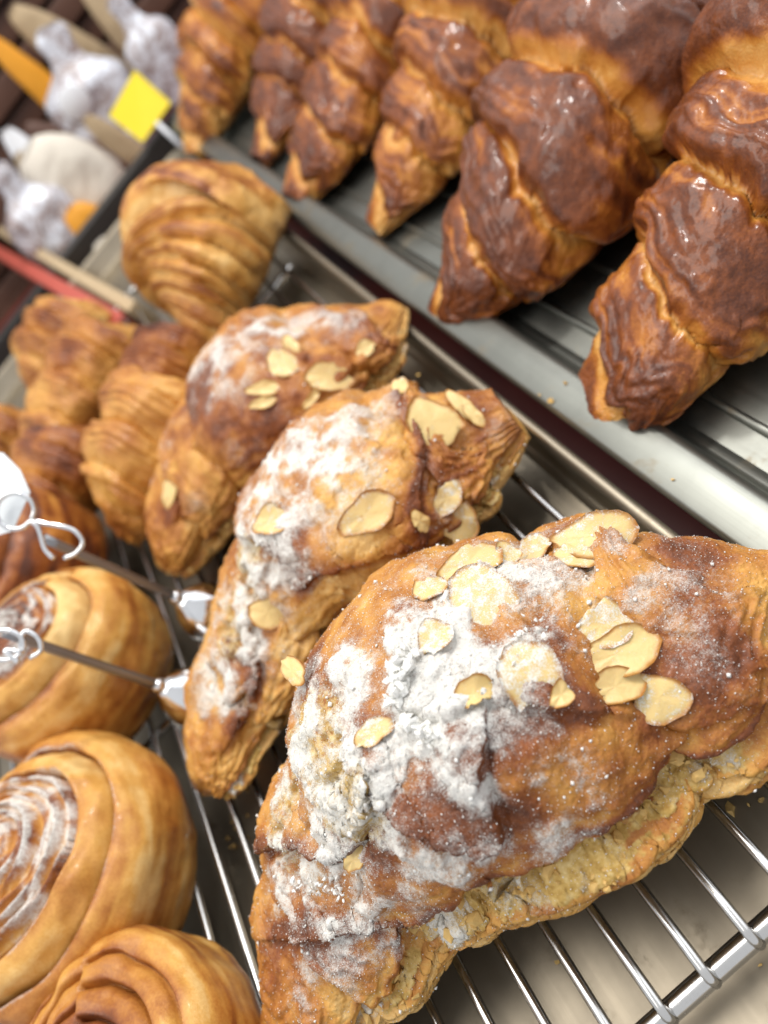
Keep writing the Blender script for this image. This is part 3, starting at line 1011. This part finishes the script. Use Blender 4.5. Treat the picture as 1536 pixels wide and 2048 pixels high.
A3F = [(655, 755, 96, 54, 8, 0.2, 0.25, 0, .3), (525, 778, 66, 28, 8, 0.15, 0.3, 0, .3), (525, 806, 56, 22, 18, 0.1, 0.3, 0, .2), (562, 728, 54, 62, 40, 0.25, 0.3, 0, .2),
       (580, 692, 56, 22, -70, 0.15, 0.3, 0, .2), (730, 700, 46, 30, 40, 0.2, 0.3, 0, .2), (346, 985, 64, 28, 80, 0.1, 0.3, 0, .2), (622, 798, 54, 18, 50, 0.1, 0.3, 0, .1), (880, 690, 40, 24, 30, .1, .3, 0, .2)]
A3P = [(400, 720, .016, .8), (470, 680, .016, .7), (420, 780, .012, .6), (560, 650, .016, .6), (660, 630, .014, .4), (600, 690, .014, .4), (480, 760, .01, .35), (720, 640, .012, .35), (340, 890, .012, .5), (310, 940, .010, .5), (480, 900, .012, .25), (390, 1010, .008, .35), (600, 820, .010, .25)]
A3T = [(380, 790, .012, .5), (480, 860, .02, .25), (350, 1020, .010, .3), (700, 700, .02, .2), (600, 640, .015, .15), (560, 860, .012, .15), (420, 860, .012, .2), (330, 1090, .012, -.15), (420, 1000, .01, -.1)]
A3, gA3, bA3 = almond_croissant(
    spine=[(0, -0.1431, 0.303), (0.08, -0.1315, 0.3025), (0.2, -0.1085, 0.3016), (0.35, -0.0815, 0.3037), (0.5, -0.0561, 0.3026), (0.65, -0.0337, 0.2983), (0.8, -0.0123, 0.2957), (0.92, 0.0048, 0.2976), (1.0, 0.0206, 0.3011)],
    W=[(0, 0.0052), (0.08, 0.0205), (0.2, 0.0299), (0.35, 0.0374), (0.5, 0.0406), (0.65, 0.0426), (0.8, 0.0393), (0.92, 0.0287), (1.0, 0.0082)],
    H=[(0, 0.0082), (0.08, 0.0205), (0.2, 0.0335), (0.35, 0.0437), (0.5, 0.0496), (0.65, 0.0483), (0.8, 0.0362), (0.92, 0.0237), (1.0, 0.0083)],
    bounds=(0.11, 0.26, 0.42, 0.76, 0.88), seed=12, center=0.58,
    label='farthest almond croissant, reddish brown and out of focus, behind the middle one', res=(320, 260), front=1, slice_h=0.34, base=(-0.06, 0.305, ZR),
    pblobs=A3P, tblobs=A3T, flakes=A3F, nsug=1200, ledge=0.06)


# ---- laminated swirl buns standing on end at the left
def swirl_bun(cx, cy, r, h, seed, label, tilt=(0, 0), bands=((0.82, 0.30), (0.60, 0.10), (0.0, 0.55)), powder=0.0, depth=1.0, dark=0.0, rot=0.0, res=(300, 300), ridges=1.0, group='swirl buns at the left', dome=0.2, name='swirl_bun', cat='pastry'):
    """rolled laminated dough: smooth golden drum, wrapped sheets and a laminated core on top; bands = (inner radius, browning) from the rim inwards"""
    ns, nt = res
    t = np.linspace(0, 1, ns)
    th = np.linspace(0, 2 * math.pi, nt, endpoint=False)
    T, TH = np.meshgrid(t, th, indexing='ij')
    kr = [(0, .55), (.08, .90), (.14, .97), (.26, 1.04), (.38, 1.02), (.45, .95), (.52, .84), (.68, .58), (.84, .29), (1.0, .004)]
    kz = [(0, 0.0), (.08, .01), (.14, .10), (.26, .45), (.38, .80), (.45, .94), (.52, 1.0), (.68, 1.0 + .40 * dome), (.84, 1.0 + .66 * dome), (1.0, 1.0 + .74 * dome)]
    R = herm(*zip(*kr), T.ravel()).reshape(T.shape) * r
    Z = herm(*zip(*kz), T.ravel()).reshape(T.shape) * h
    a = TH + rot
    top = ss(0.40, 0.50, T)
    P0 = np.stack([np.cos(a) * R, np.sin(a) * R, Z], -1)
    wobn = fbm(P0 + seed, 30, 3, seed) - 0.5
    rho = R / r + 0.10 * (((TH / (2 * math.pi)) % 1.0) - 0.5) + 0.10 * wobn
    toast = np.full(T.shape, 0.29)
    core = np.zeros(T.shape)
    prev = 1.05
    dz = np.zeros(T.shape)
    edge = np.zeros(T.shape)
    for bi, (e, tv) in enumerate(bands):
        msk = (rho < prev) & (rho >= e) if e > 0 else (rho < prev)
        f_ = np.clip((rho - e) / (prev - e), 0, 1)
        bul = np.clip(1 - np.abs(2 * f_ - 1) ** 3, 0, 1) ** 0.6
        if bi > 0:
            dz = np.where(msk, (bul - 0.6) * h * 0.20 * depth if bi < len(bands) - 1 else np.full(T.shape, h * 0.03), dz)
        toast = np.where(msk & (top > 0.05), tv + 0.10 * (1 - f_), toast)
        if e > 0:
            dz = dz - h * 0.22 * depth * np.exp(-((rho - e) / 0.022) ** 2)
            edge = edge + np.exp(-((rho - e - 0.035) / 0.03) ** 2)
        if bi == len(bands) - 1:
            core = np.where(msk, 1.0, core)
        prev = e
    Z = Z + top * dz
    lam = np.sin(rho * 80 + 7 * wobn + 1.5 * np.sin(3 * a))
    lam2 = fbm(np.stack([rho * 22, np.cos(a) * 0.8, np.sin(a) * 0.8], -1), 1.0, 3, seed + 4)
    Z = Z + top * core * (np.sign(lam) * np.abs(lam) ** 0.6 * 0.0006 + (lam2 - 0.5) * 0.006) * ridges + top * (1 - core) * lam * 0.00012
    wall = ss(0.06, 0.16, T) * (1 - top)
    R = R * (1 + 0.05 * wobn)
    Z = Z * (1 + 0.08 * np.cos(a - 0.6 + seed))
    P = np.stack([np.cos(a) * R, np.sin(a) * R, Z], -1)
    P = P + (fbm(P + seed, 60, 3, seed + 2) - 0.5)[..., None] * 0.004 * np.stack([np.cos(a), np.sin(a), top], -1)
    tx, ty = tilt
    M = np.array(Matrix.Rotation(ty, 3, 'Y') @ Matrix.Rotation(tx, 3, 'X'))
    P = P @ M.T
    P[..., 2] -= P[..., 2].min()
    P = P + np.array([cx, cy, ZR - 0.0002])
    q = fbm(P + seed, 45, 4, seed + 21)
    stk = fbm(np.stack([Z / h * 9, np.cos(a) * 1.2, np.sin(a) * 1.2], -1), 1.0, 3, seed + 29)
    toast = toast + 0.85 * (q - 0.5) + dark + wall * (0.7 * (stk - 0.5) + 0.05) + top * core * (0.7 * (lam2 - 0.5) + 0.20 * lam) + top * 0.14 * edge + (1 - core) * 0.05 * np.sin(Z / h * 40 + 9 * wobn) * wall
    toast = np.clip(toast, 0.04, 0.85)
    crumb = np.zeros(T.shape)
    pn = fbm(P + seed, 160, 4, seed + 25)
    pw = powder * top * (core * (0.55 + 0.6 * ss(0.42, 0.62, lam2)) + 0.55 * edge * ss(0.2, 0.7, 1 - core)) * (0.45 + 0.75 * ss(0.35, 0.65, pn))
    g = dict(P=P)
    o = cap_grid(g, name, M_BUN, dict(toast=toast, crumb=crumb, powder=np.clip(pw, 0, 0.74)), loc=(cx, cy, ZR))
    tag(o, label, cat, group)
    return o


swirl_bun(-0.1925, 0.2695, 0.0417, 0.0460, 3, 'smooth golden swirl bun behind the two thin metal sign rods', tilt=(0.02, 0.14), powder=0.7, rot=0.7, depth=0.9, dome=0.42)
swirl_bun(-0.2136, 0.1855, 0.0468, 0.0410, 9, 'swirl bun at the left edge, heavily dusted with icing sugar over fine layers', tilt=(0.08, 0.10), powder=0.95, rot=2.4, ridges=1.5, depth=0.9, dome=0.5, bands=((0.86, 0.30), (0.66, 0.18), (0.0, 0.50)))
swirl_bun(-0.2015, 0.1055, 0.039, 0.0366, 15, 'unsugared golden swirl bun with brown spiral at the bottom edge', tilt=(0.08, 0.12), powder=0.0, rot=1.4, ridges=1.0, depth=0.42, bands=((0.86, 0.22), (0.68, 0.26), (0.46, 0.42), (0.24, 0.58), (0.0, 0.62)))
swirl_bun(-0.205, 0.36, 0.044, 0.050, 21, 'brown layered bun behind the white card at the left edge', tilt=(0.1, -0.1), powder=0.0, dark=0.28, rot=0.5, bands=((0.86, 0.2), (0.7, 0.2), (0.52, 0.3), (0.34, 0.3), (0.0, 0.4)))


# ---- further pastries behind
def roll(spine, W, H, bounds, seed, label, name, cat, res=(220, 180), amp=0.26, slant=0.05, dark=0.0, center=0.5, z0=ZR, group=None, stri=1.5, rough=0.8, pale=0.0):
    g = sweep(spine, W, H, res[0], res[1], z0 - 0.0003, bounds, amp, slant, seed, rough=rough, stri=stri, wob=0.02, center=center)
    q = fbm(g['Q'], 38, 4, seed + 21)
    t = 0.30 + 0.16 * ss(-0.2, 0.7, g['sn']) + 0.30 * (g['prof'] - 0.5) + 0.7 * (q - 0.5) + dark
    t = np.clip(t, 0.06, 0.95)
    z = np.zeros_like(t)
    o = cap_grid(g, name, M_BUN, dict(toast=t, crumb=z, powder=z), loc=(spine[len(spine) // 2][1], spine[len(spine) // 2][2], z0))
    tag(o, label, cat, group)
    return o


croissant([-.0674, -.0573, -.0468, -.0342, -.025, -.0172, .0022, .0175, .0298], [.422, .4233, .4277, .435, .4463, .4564, .463, .4657, .4652],
          [.0105, .0241, .0342, .0425, .0468, .0467, .0439, .0344, .0189], [.0103, .0276, .0453, .059, .0675, .0724, .0645, .0473, .0273], 61,
          'fat golden croissant with stacked ridged layers, alone behind the almond croissants', bounds=(0.06, 0.12, 0.18, 0.24, 0.30, 0.36, 0.43, 0.52), center=0.88, slant=0.03, wob=0.010,
          amp=0.32, dark=-0.22, res=(320, 260), z0=ZR - 0.0003, mat=M_BUN, name='layered_croissant', group=None, rough=0.5)
roll([(0, -0.155, 0.345), (0.3, -0.128, 0.352), (0.6, -0.100, 0.360), (1, -0.072, 0.372)], [(0, 0.010), (0.15, 0.026), (0.5, 0.034), (0.85, 0.028), (1, 0.010)],
     [(0, 0.014), (0.15, 0.036), (0.5, 0.052), (0.85, 0.044), (1, 0.014)], (0.22, 0.42, 0.62, 0.8), 71, 'golden twisted pastry left of the farthest almond croissant', 'twisted_pastry', 'pastry', center=0.2, slant=0.12, dark=-0.05, group='twisted pastries')
roll([(0, -0.200, 0.47), (0.3, -0.165, 0.478), (0.6, -0.128, 0.49), (1, -0.09, 0.50)], [(0, 0.010), (0.15, 0.026), (0.5, 0.034), (0.85, 0.028), (1, 0.010)],
     [(0, 0.014), (0.15, 0.034), (0.5, 0.046), (0.85, 0.04), (1, 0.014)], (0.22, 0.42, 0.62, 0.8), 81, 'blurred glazed twisted pastry at the far left, in front of the red tray edge', 'twisted_pastry', 'pastry', center=0.2, slant=0.14, dark=-0.02, group='twisted pastries')

roll([(0, -0.225, 0.40), (0.3, -0.196, 0.408), (0.6, -0.168, 0.418), (1, -0.142, 0.43)], [(0, 0.010), (0.15, 0.026), (0.5, 0.034), (0.85, 0.028), (1, 0.010)],
     [(0, 0.014), (0.15, 0.034), (0.5, 0.048), (0.85, 0.04), (1, 0.014)], (0.2, 0.4, 0.6, 0.8), 91, 'blurred brown twisted pastry above the white card, between two other twists', 'twisted_pastry', 'pastry', center=0.2, slant=0.14, dark=0.12, group='twisted pastries')
roll([(0, -0.118, 0.405), (0.3, -0.100, 0.412), (0.6, -0.080, 0.42), (1, -0.060, 0.43)], [(0, 0.010), (0.15, 0.022), (0.5, 0.028), (0.85, 0.022), (1, 0.010)],
     [(0, 0.012), (0.15, 0.028), (0.5, 0.036), (0.85, 0.03), (1, 0.012)], (0.25, 0.5, 0.75), 101, 'small dark twisted pastry just below the fat golden croissant', 'twisted_pastry', 'pastry', center=0.2, slant=0.14, dark=0.16, group='twisted pastries')

for (cx_, cy_, L_, sd_, dk_, lab_) in ((-0.150, 0.572, 0.08, 111, -0.06, 'farthest blurred twisted pastry, touching the end of the red trim'),
                                      (-0.232, 0.535, 0.075, 121, 0.02, 'blurred twisted pastry at the left edge, left of the other twists')):
    roll([(0, cx_ - L_ / 2, cy_ - 0.01), (0.3, cx_ - L_ * 0.2, cy_), (0.6, cx_ + L_ * 0.12, cy_ + 0.008), (1, cx_ + L_ / 2, cy_ + 0.016)], [(0, 0.010), (0.15, 0.024), (0.5, 0.032), (0.85, 0.026), (1, 0.010)],
         [(0, 0.014), (0.15, 0.034), (0.5, 0.046), (0.85, 0.038), (1, 0.014)], (0.2, 0.4, 0.6, 0.8), sd_, lab_, 'twisted_pastry', 'pastry', center=0.2, slant=0.14, dark=dk_, group='twisted pastries')

# ------------------------------------------------------------------ sign holders
def holder(cx, cy, ztop, label, clip_pts, lean=(0, 0), cards=True):
    t = empty('sign_holder', (cx, cy, ZR), label, 'sign holder', 'metal sign holders')
    prof = [(0.0128, 0.0), (0.0136, 0.0012), (0.0133, 0.004), (0.0118, 0.010), (0.0085, 0.0155), (0.0046, 0.0195), (0.0028, 0.0212)]
    V, f = revolve(prof, (cx, cy, ZR), 40)
    mesh_obj('dome_base', V, f, M_CHROME, t)
    # ball collar
    prof = [(0.0030 * math.sin(a) + 1e-5, 0.0225 - 0.0030 * math.cos(a)) for a in np.linspace(0.05, math.pi - 0.05, 12)]
    V, f = revolve(prof, (cx, cy, ZR), 24)
    mesh_obj('ball_collar', V, f, M_CHROME, t)
    P = [(cx, cy, ZR + 0.022), (cx + lean[0] * .5, cy + lean[1] * .5, (ZR + 0.022 + ztop) / 2), (cx + lean[0], cy + lean[1], ztop)]
    V, f = tube(smooth_path(P, 12), 0.0018, 12)
    mesh_obj('rod', V, f, M_ROD, t)
    V, f = tube(smooth_path(clip_pts, 60), 0.0009, 8)
    mesh_obj('wire_clip', V, f, M_CHROME, t)
    return t


def px_at_depth(px, py, d):
    return CAM + ray(px, py) * d


def clip_path(pts, d0, dz=0.0):
    return [px_at_depth(px, py, d0 + k * dz) for k, (px, py) in enumerate(pts)]


ring = [(62 * math.cos(a) * 0.62 + 30, 42 * math.sin(a) * 0.86 + 1022) for a in np.linspace(0.6, 2 * math.pi + 0.5, 16)]
clip1 = clip_path([(108, 1117), (95, 1105), (68, 1046)] + ring + [(80, 1045), (120, 1052), (150, 1062), (166, 1085), (150, 1108), (128, 1116)], 0.268, 0.00008)
holder(-0.128, 0.25, 0.101, 'upper of the two thin metal sign holders, wire clip gripping a blank white card', clip1, lean=(0.000, 0.000))
ring2 = [(40 * math.cos(a) + 8, 30 * math.sin(a) + 1290) for a in np.linspace(0.6, 2 * math.pi + 0.5, 16)]
clip2 = clip_path([(38, 1325), (10, 1300)] + ring2 + [(50, 1262), (78, 1278), (82, 1300), (60, 1316)], 0.250, 0.00008)
holder(-0.15, 0.22, 0.104, 'lower of the two thin metal sign holders, wire clip cut off by the left edge', clip2)

# white octagonal card held by the upper clip
cc = [(-95, 905), (5, 905), (40, 940), (60, 985), (25, 1062), (-20, 1075), (-95, 1075)]
front = [px_at_depth(px, py, 0.272) for px, py in cc]
back = [p - np.array(FWD) * -0.0006 for p in front]
n = len(cc)
V = np.array(front + back)
f = [tuple(range(n)), tuple(range(2 * n - 1, n - 1, -1))] + [(k, n + k, n + (k + 1) % n, (k + 1) % n) for k in range(n)]
o = mesh_obj('price_card', V, f, M_CARD, loc=tuple(V.mean(0)), smooth=False)
tag(o, 'blank white card with cut corners in the wire clip at the left edge', 'card')

# ------------------------------------------------------------------ far end of the case
V, f = rbox((-0.75, 0.80, -0.030), (0.75, 0.815, 0.016), 0.002)
tag(mesh_obj('dark_rail', V, f, M_BLACK, loc=(0, 0.8, -0.03)), 'dark metal rail across the far end of the trays, behind the yellow card', 'rail')

# red edged tray beyond the twisted pastry
# long red trim along the case side
pa, pb = at(-60, 470, .02), at(235, 640, .02)
dirv = (pb - pa) / np.linalg.norm(pb - pa)
sidev = np.array([-dirv[1], dirv[0], 0])


def bar(name, a, b, w_, h_, mat, label, cat, dz=0.0):
    a, b = np.array(a), np.array(b)
    d = (b - a) / np.linalg.norm(b - a)
    s_ = np.array([-d[1], d[0], 0.0])
    s_ /= np.linalg.norm(s_)
    u_ = np.cross(d, s_)
    L = np.linalg.norm(b - a)
    V, f = rbox((0, -w_ / 2, -h_), (L, w_ / 2, 0), min(w_, h_) * 0.12)
    V = a + V[:, :1] * d + V[:, 1:2] * s_ + V[:, 2:3] * (u_ if u_[2] > 0 else -u_)
    o = mesh_obj(name, V, f, mat, loc=tuple(V.mean(0)))
    if label:
        tag(o, label, cat)
    return o


bar('red_trim', pa, pb, 0.013, 0.03, M_RED, 'red painted trim strip at the far left behind the pastries', 'trim')
pa, pb = at(-60, 425, .021), at(262, 612, .021)
bar('cream_strip', pa, pb, 0.010, 0.03, M_TAN, 'tan strip running beside the red trim', 'trim')

# wooden slatted back of the shelf
sl = empty('slatted_back', (0, 1.12, -0.03), 'dark wooden slatted panel across the back, upper left corner', 'panel')
for i in range(9):
    z0_ = -0.05 + i * 0.033
    V, f = rbox((-0.9, 1.10 + 0.012 * (i % 2), z0_), (0.9, 1.13 + 0.012 * (i % 2), z0_ + 0.027), 0.002)
    mesh_obj('slat', V, f, M_WOOD, sl)
V, f = rbox((-0.9, 1.145, -0.06), (0.9, 1.16, 0.26), 0.002)
mesh_obj('backing', V, f, M_BLACK, sl)
V, f = rbox((-0.9, 0.83, -0.055), (0.9, 1.09, -0.04), 0.002)
o = mesh_obj('back_shelf', V, f, M_WOOD)
o['kind'] = 'structure'


def bag(name, px, py, y, wpx, hpx, mat, label, cat, seed, ang=0.0, thick=0.25, knot=True):
    """standing pouch: pillow-shaped, pinched top"""
    c = at_y(px, py, y)
    d = (c - CAM) @ FWD
    wd, ht = wpx * d / F, hpx * d / F
    zb = -0.0395 if y > 0.83 else -0.0295
    zt = c[2] + ht / 2
    ht = max(zt - zb, 0.02)
    c = np.array([c[0], c[1], zb + ht / 2])
    ns, nt = 40, 40
    u = np.linspace(0, 1, ns)[:, None]
    th = np.linspace(0, 2 * math.pi, nt, endpoint=False)[None]
    prof = np.clip(np.sin(np.pi * np.clip(u * 0.93 + 0.05, 0, 1)), 0, 1) ** 0.45
    if knot:
        prof = prof * (1 - 0.55 * ss(0.62, 0.80, u) + 0.35 * ss(0.84, 1.0, u))
    X = wd / 2 * prof * np.sign(np.cos(th)) * np.abs(np.cos(th)) ** 0.7
    Y = wd * thick * prof * np.sin(th)
    Z = (u - 0.5) * ht + 0 * th
    P = np.stack([X + 0 * u, Y + 0 * u, Z], -1)
    P = P + (fbm(P + seed, 40, 4, seed) - 0.5)[..., None] * 0.12 * wd * np.array([0.5, 1, 0.3])
    R_ = np.array(Matrix.Rotation(ang, 3, 'Y'))
    P = P @ R_.T + c
    g = dict(P=P)
    P[..., 2] = np.maximum(P[..., 2], zb)
    o = cap_grid(g, name, mat, {}, loc=(c[0], c[1], zb))
    return tag(o, label, cat, 'packaged goods at the back')


for (px, py, y, wp, hp, mt, lab, sd) in ((60, 330, .93, 60, 60, M_TAN, 'small tan biscuit packet left of the cream pouch', 31), (20, 300, .95, 70, 60, M_WHITE, 'small white packet at the left edge above the cellophane bags', 33),
        (90, 250, .97, 80, 60, M_WOOD, 'dark brown packet between the silvery bag and the cream pouch', 35), (200, 250, .90, 50, 60, M_TAN, 'tan biscuit packet between the round lid and the yellow card', 37),
        (215, 500, .80, 60, 50, M_CREAM, 'pale folded paper packet in front of the dark rail', 39), (110, 470, .86, 60, 46, M_SILVER, 'small shiny foil packet below the orange packet', 41),
        (70, 20, 1.06, 90, 70, M_TAN, 'brown paper packet in the top left corner by the slats', 43), (200, 330, .92, 46, 80, M_ORANGE, 'narrow amber packet at the right side of the cream pouch', 45)):
    bag('biscuit_packet', px, py, y, wp, hp, mt, lab, 'packet', sd, 0.1 * (sd % 7) - 0.3, knot=False)
silver = bag('gift_bag', 150, 170, 0.98, 190, 200, M_SILVER, 'crumpled silvery cellophane bag with a round white sticker at the upper left', 'bag', 3, 0.3)
bag('paper_bag', 145, 360, 0.90, 170, 190, M_CREAM, 'cream paper pouch standing above an orange label', 'bag', 5, -0.1, knot=False)
bag('gift_bag', 300, 90, 0.96, 120, 200, M_SILVER, 'pale grey cellophane bag behind the yellow card', 'bag', 9, 0.1)
bag('paper_bag', 250, 60, 1.02, 70, 230, M_TAN, 'narrow tan paper bag beside the pale grey cellophane bag', 'bag', 13, 0.05, knot=False)
bag('gift_bag', 30, 400, 0.88, 150, 130, M_SILVER, 'crumpled cellophane bag at the left edge left of the cream pouch', 'bag', 17, 0.2)
bag('pastry_bag', 25, 120, 1.04, 60, 120, M_ORANGE, 'small orange brown bag in the upper left corner', 'bag', 19, 0.0, knot=False)
bag('orange_packet', 160, 435, 0.86, 90, 50, M_ORANGE, 'small orange packet under the cream pouch', 'packet', 23, 0.0, knot=False)
# round white sticker on the front of the silvery bag
co_, no_, _, _ = hit(bvh_of(silver), 150, 205)
if no_.dot(co_ - Vector(CAM)) > 0:
    no_ = -no_
q_ = no_.to_track_quat('Z', 'Y').to_matrix()
V, f = revolve([(0.0165, -0.001), (0.0172, 0.0), (0.0172, 0.0012), (0.0165, 0.0018)], (0, 0, 0), 40)
V = np.array([tuple(q_ @ Vector(v) + co_ + no_ * 0.001) for v in V])
silver['_org'] = tuple(silver.location)
mesh_obj('sticker', V, f, M_WHITE, silver)

# yellow price card, folded tent
ycs = [(270, 140), (342, 205), (285, 285), (218, 232)]
q0 = [at_y(px, py, yy) for (px, py), yy in zip(ycs, (0.84, 0.795, 0.795, 0.84))]
y0 = empty('yellow_card', tuple(q0[3]), 'bright yellow folded price card on the dark rail', 'card')
V = np.array(q0 + [p + np.array([0, 0.0012, 0]) for p in q0])
f = [(0, 1, 2, 3), (7, 6, 5, 4)] + [(k, 4 + k, 4 + (k + 1) % 4, (k + 1) % 4) for k in range(4)]
mesh_obj('front_panel', V, f, M_YELLOW, y0, smooth=False)
top = [q0[0], q0[1], q0[1] + np.array([0, 0.016, 0.006]), q0[0] + np.array([0, 0.016, 0.006])]
V = np.array(top + [p + np.array([0, 0, 0.0012]) for p in top])
mesh_obj('top_fold', V, f, M_YELLOW, y0, smooth=False)
cb = (q0[1] + q0[2]) / 2
V, f = tube([cb, (cb[0], 0.788, 0.0), (cb[0], 0.788, -0.0295)], 0.0022, 10)
mesh_obj('stand', V, f, M_WHITE, y0)

# loose crumbs on tray and rack
rng = np.random.default_rng(4)
pos = []
for (px, py, k, sp) in ((1150, 870, 10, .006), (480, 1640, 16, .010), (1530, 1905, 3, .003), (1100, 1800, 8, .01), (1230, 900, 3, .01), (1420, 960, 4, .015), (900, 700, 8, .012), (1500, 1620, 5, .006)):
    c = at(px, py, 0.0007)
    for _ in range(k):
        zz = 0.0006
        x_, y_ = c[0] + rng.normal() * sp, c[1] + rng.normal() * sp
        if 0.0095 < x_ < 0.028:
            continue
        if 0.0 < x_ < 0.047:
            zz = 0.0184
        elif x_ >= 0.047:
            zz = 0.0068
        pos.append((x_, y_, zz))
grains('loose_crumbs', np.array(pos), rng.uniform(0.0003, 0.0012, len(pos)), M_CRUMB, None, 3)['label'] = 'scattered golden pastry crumbs'
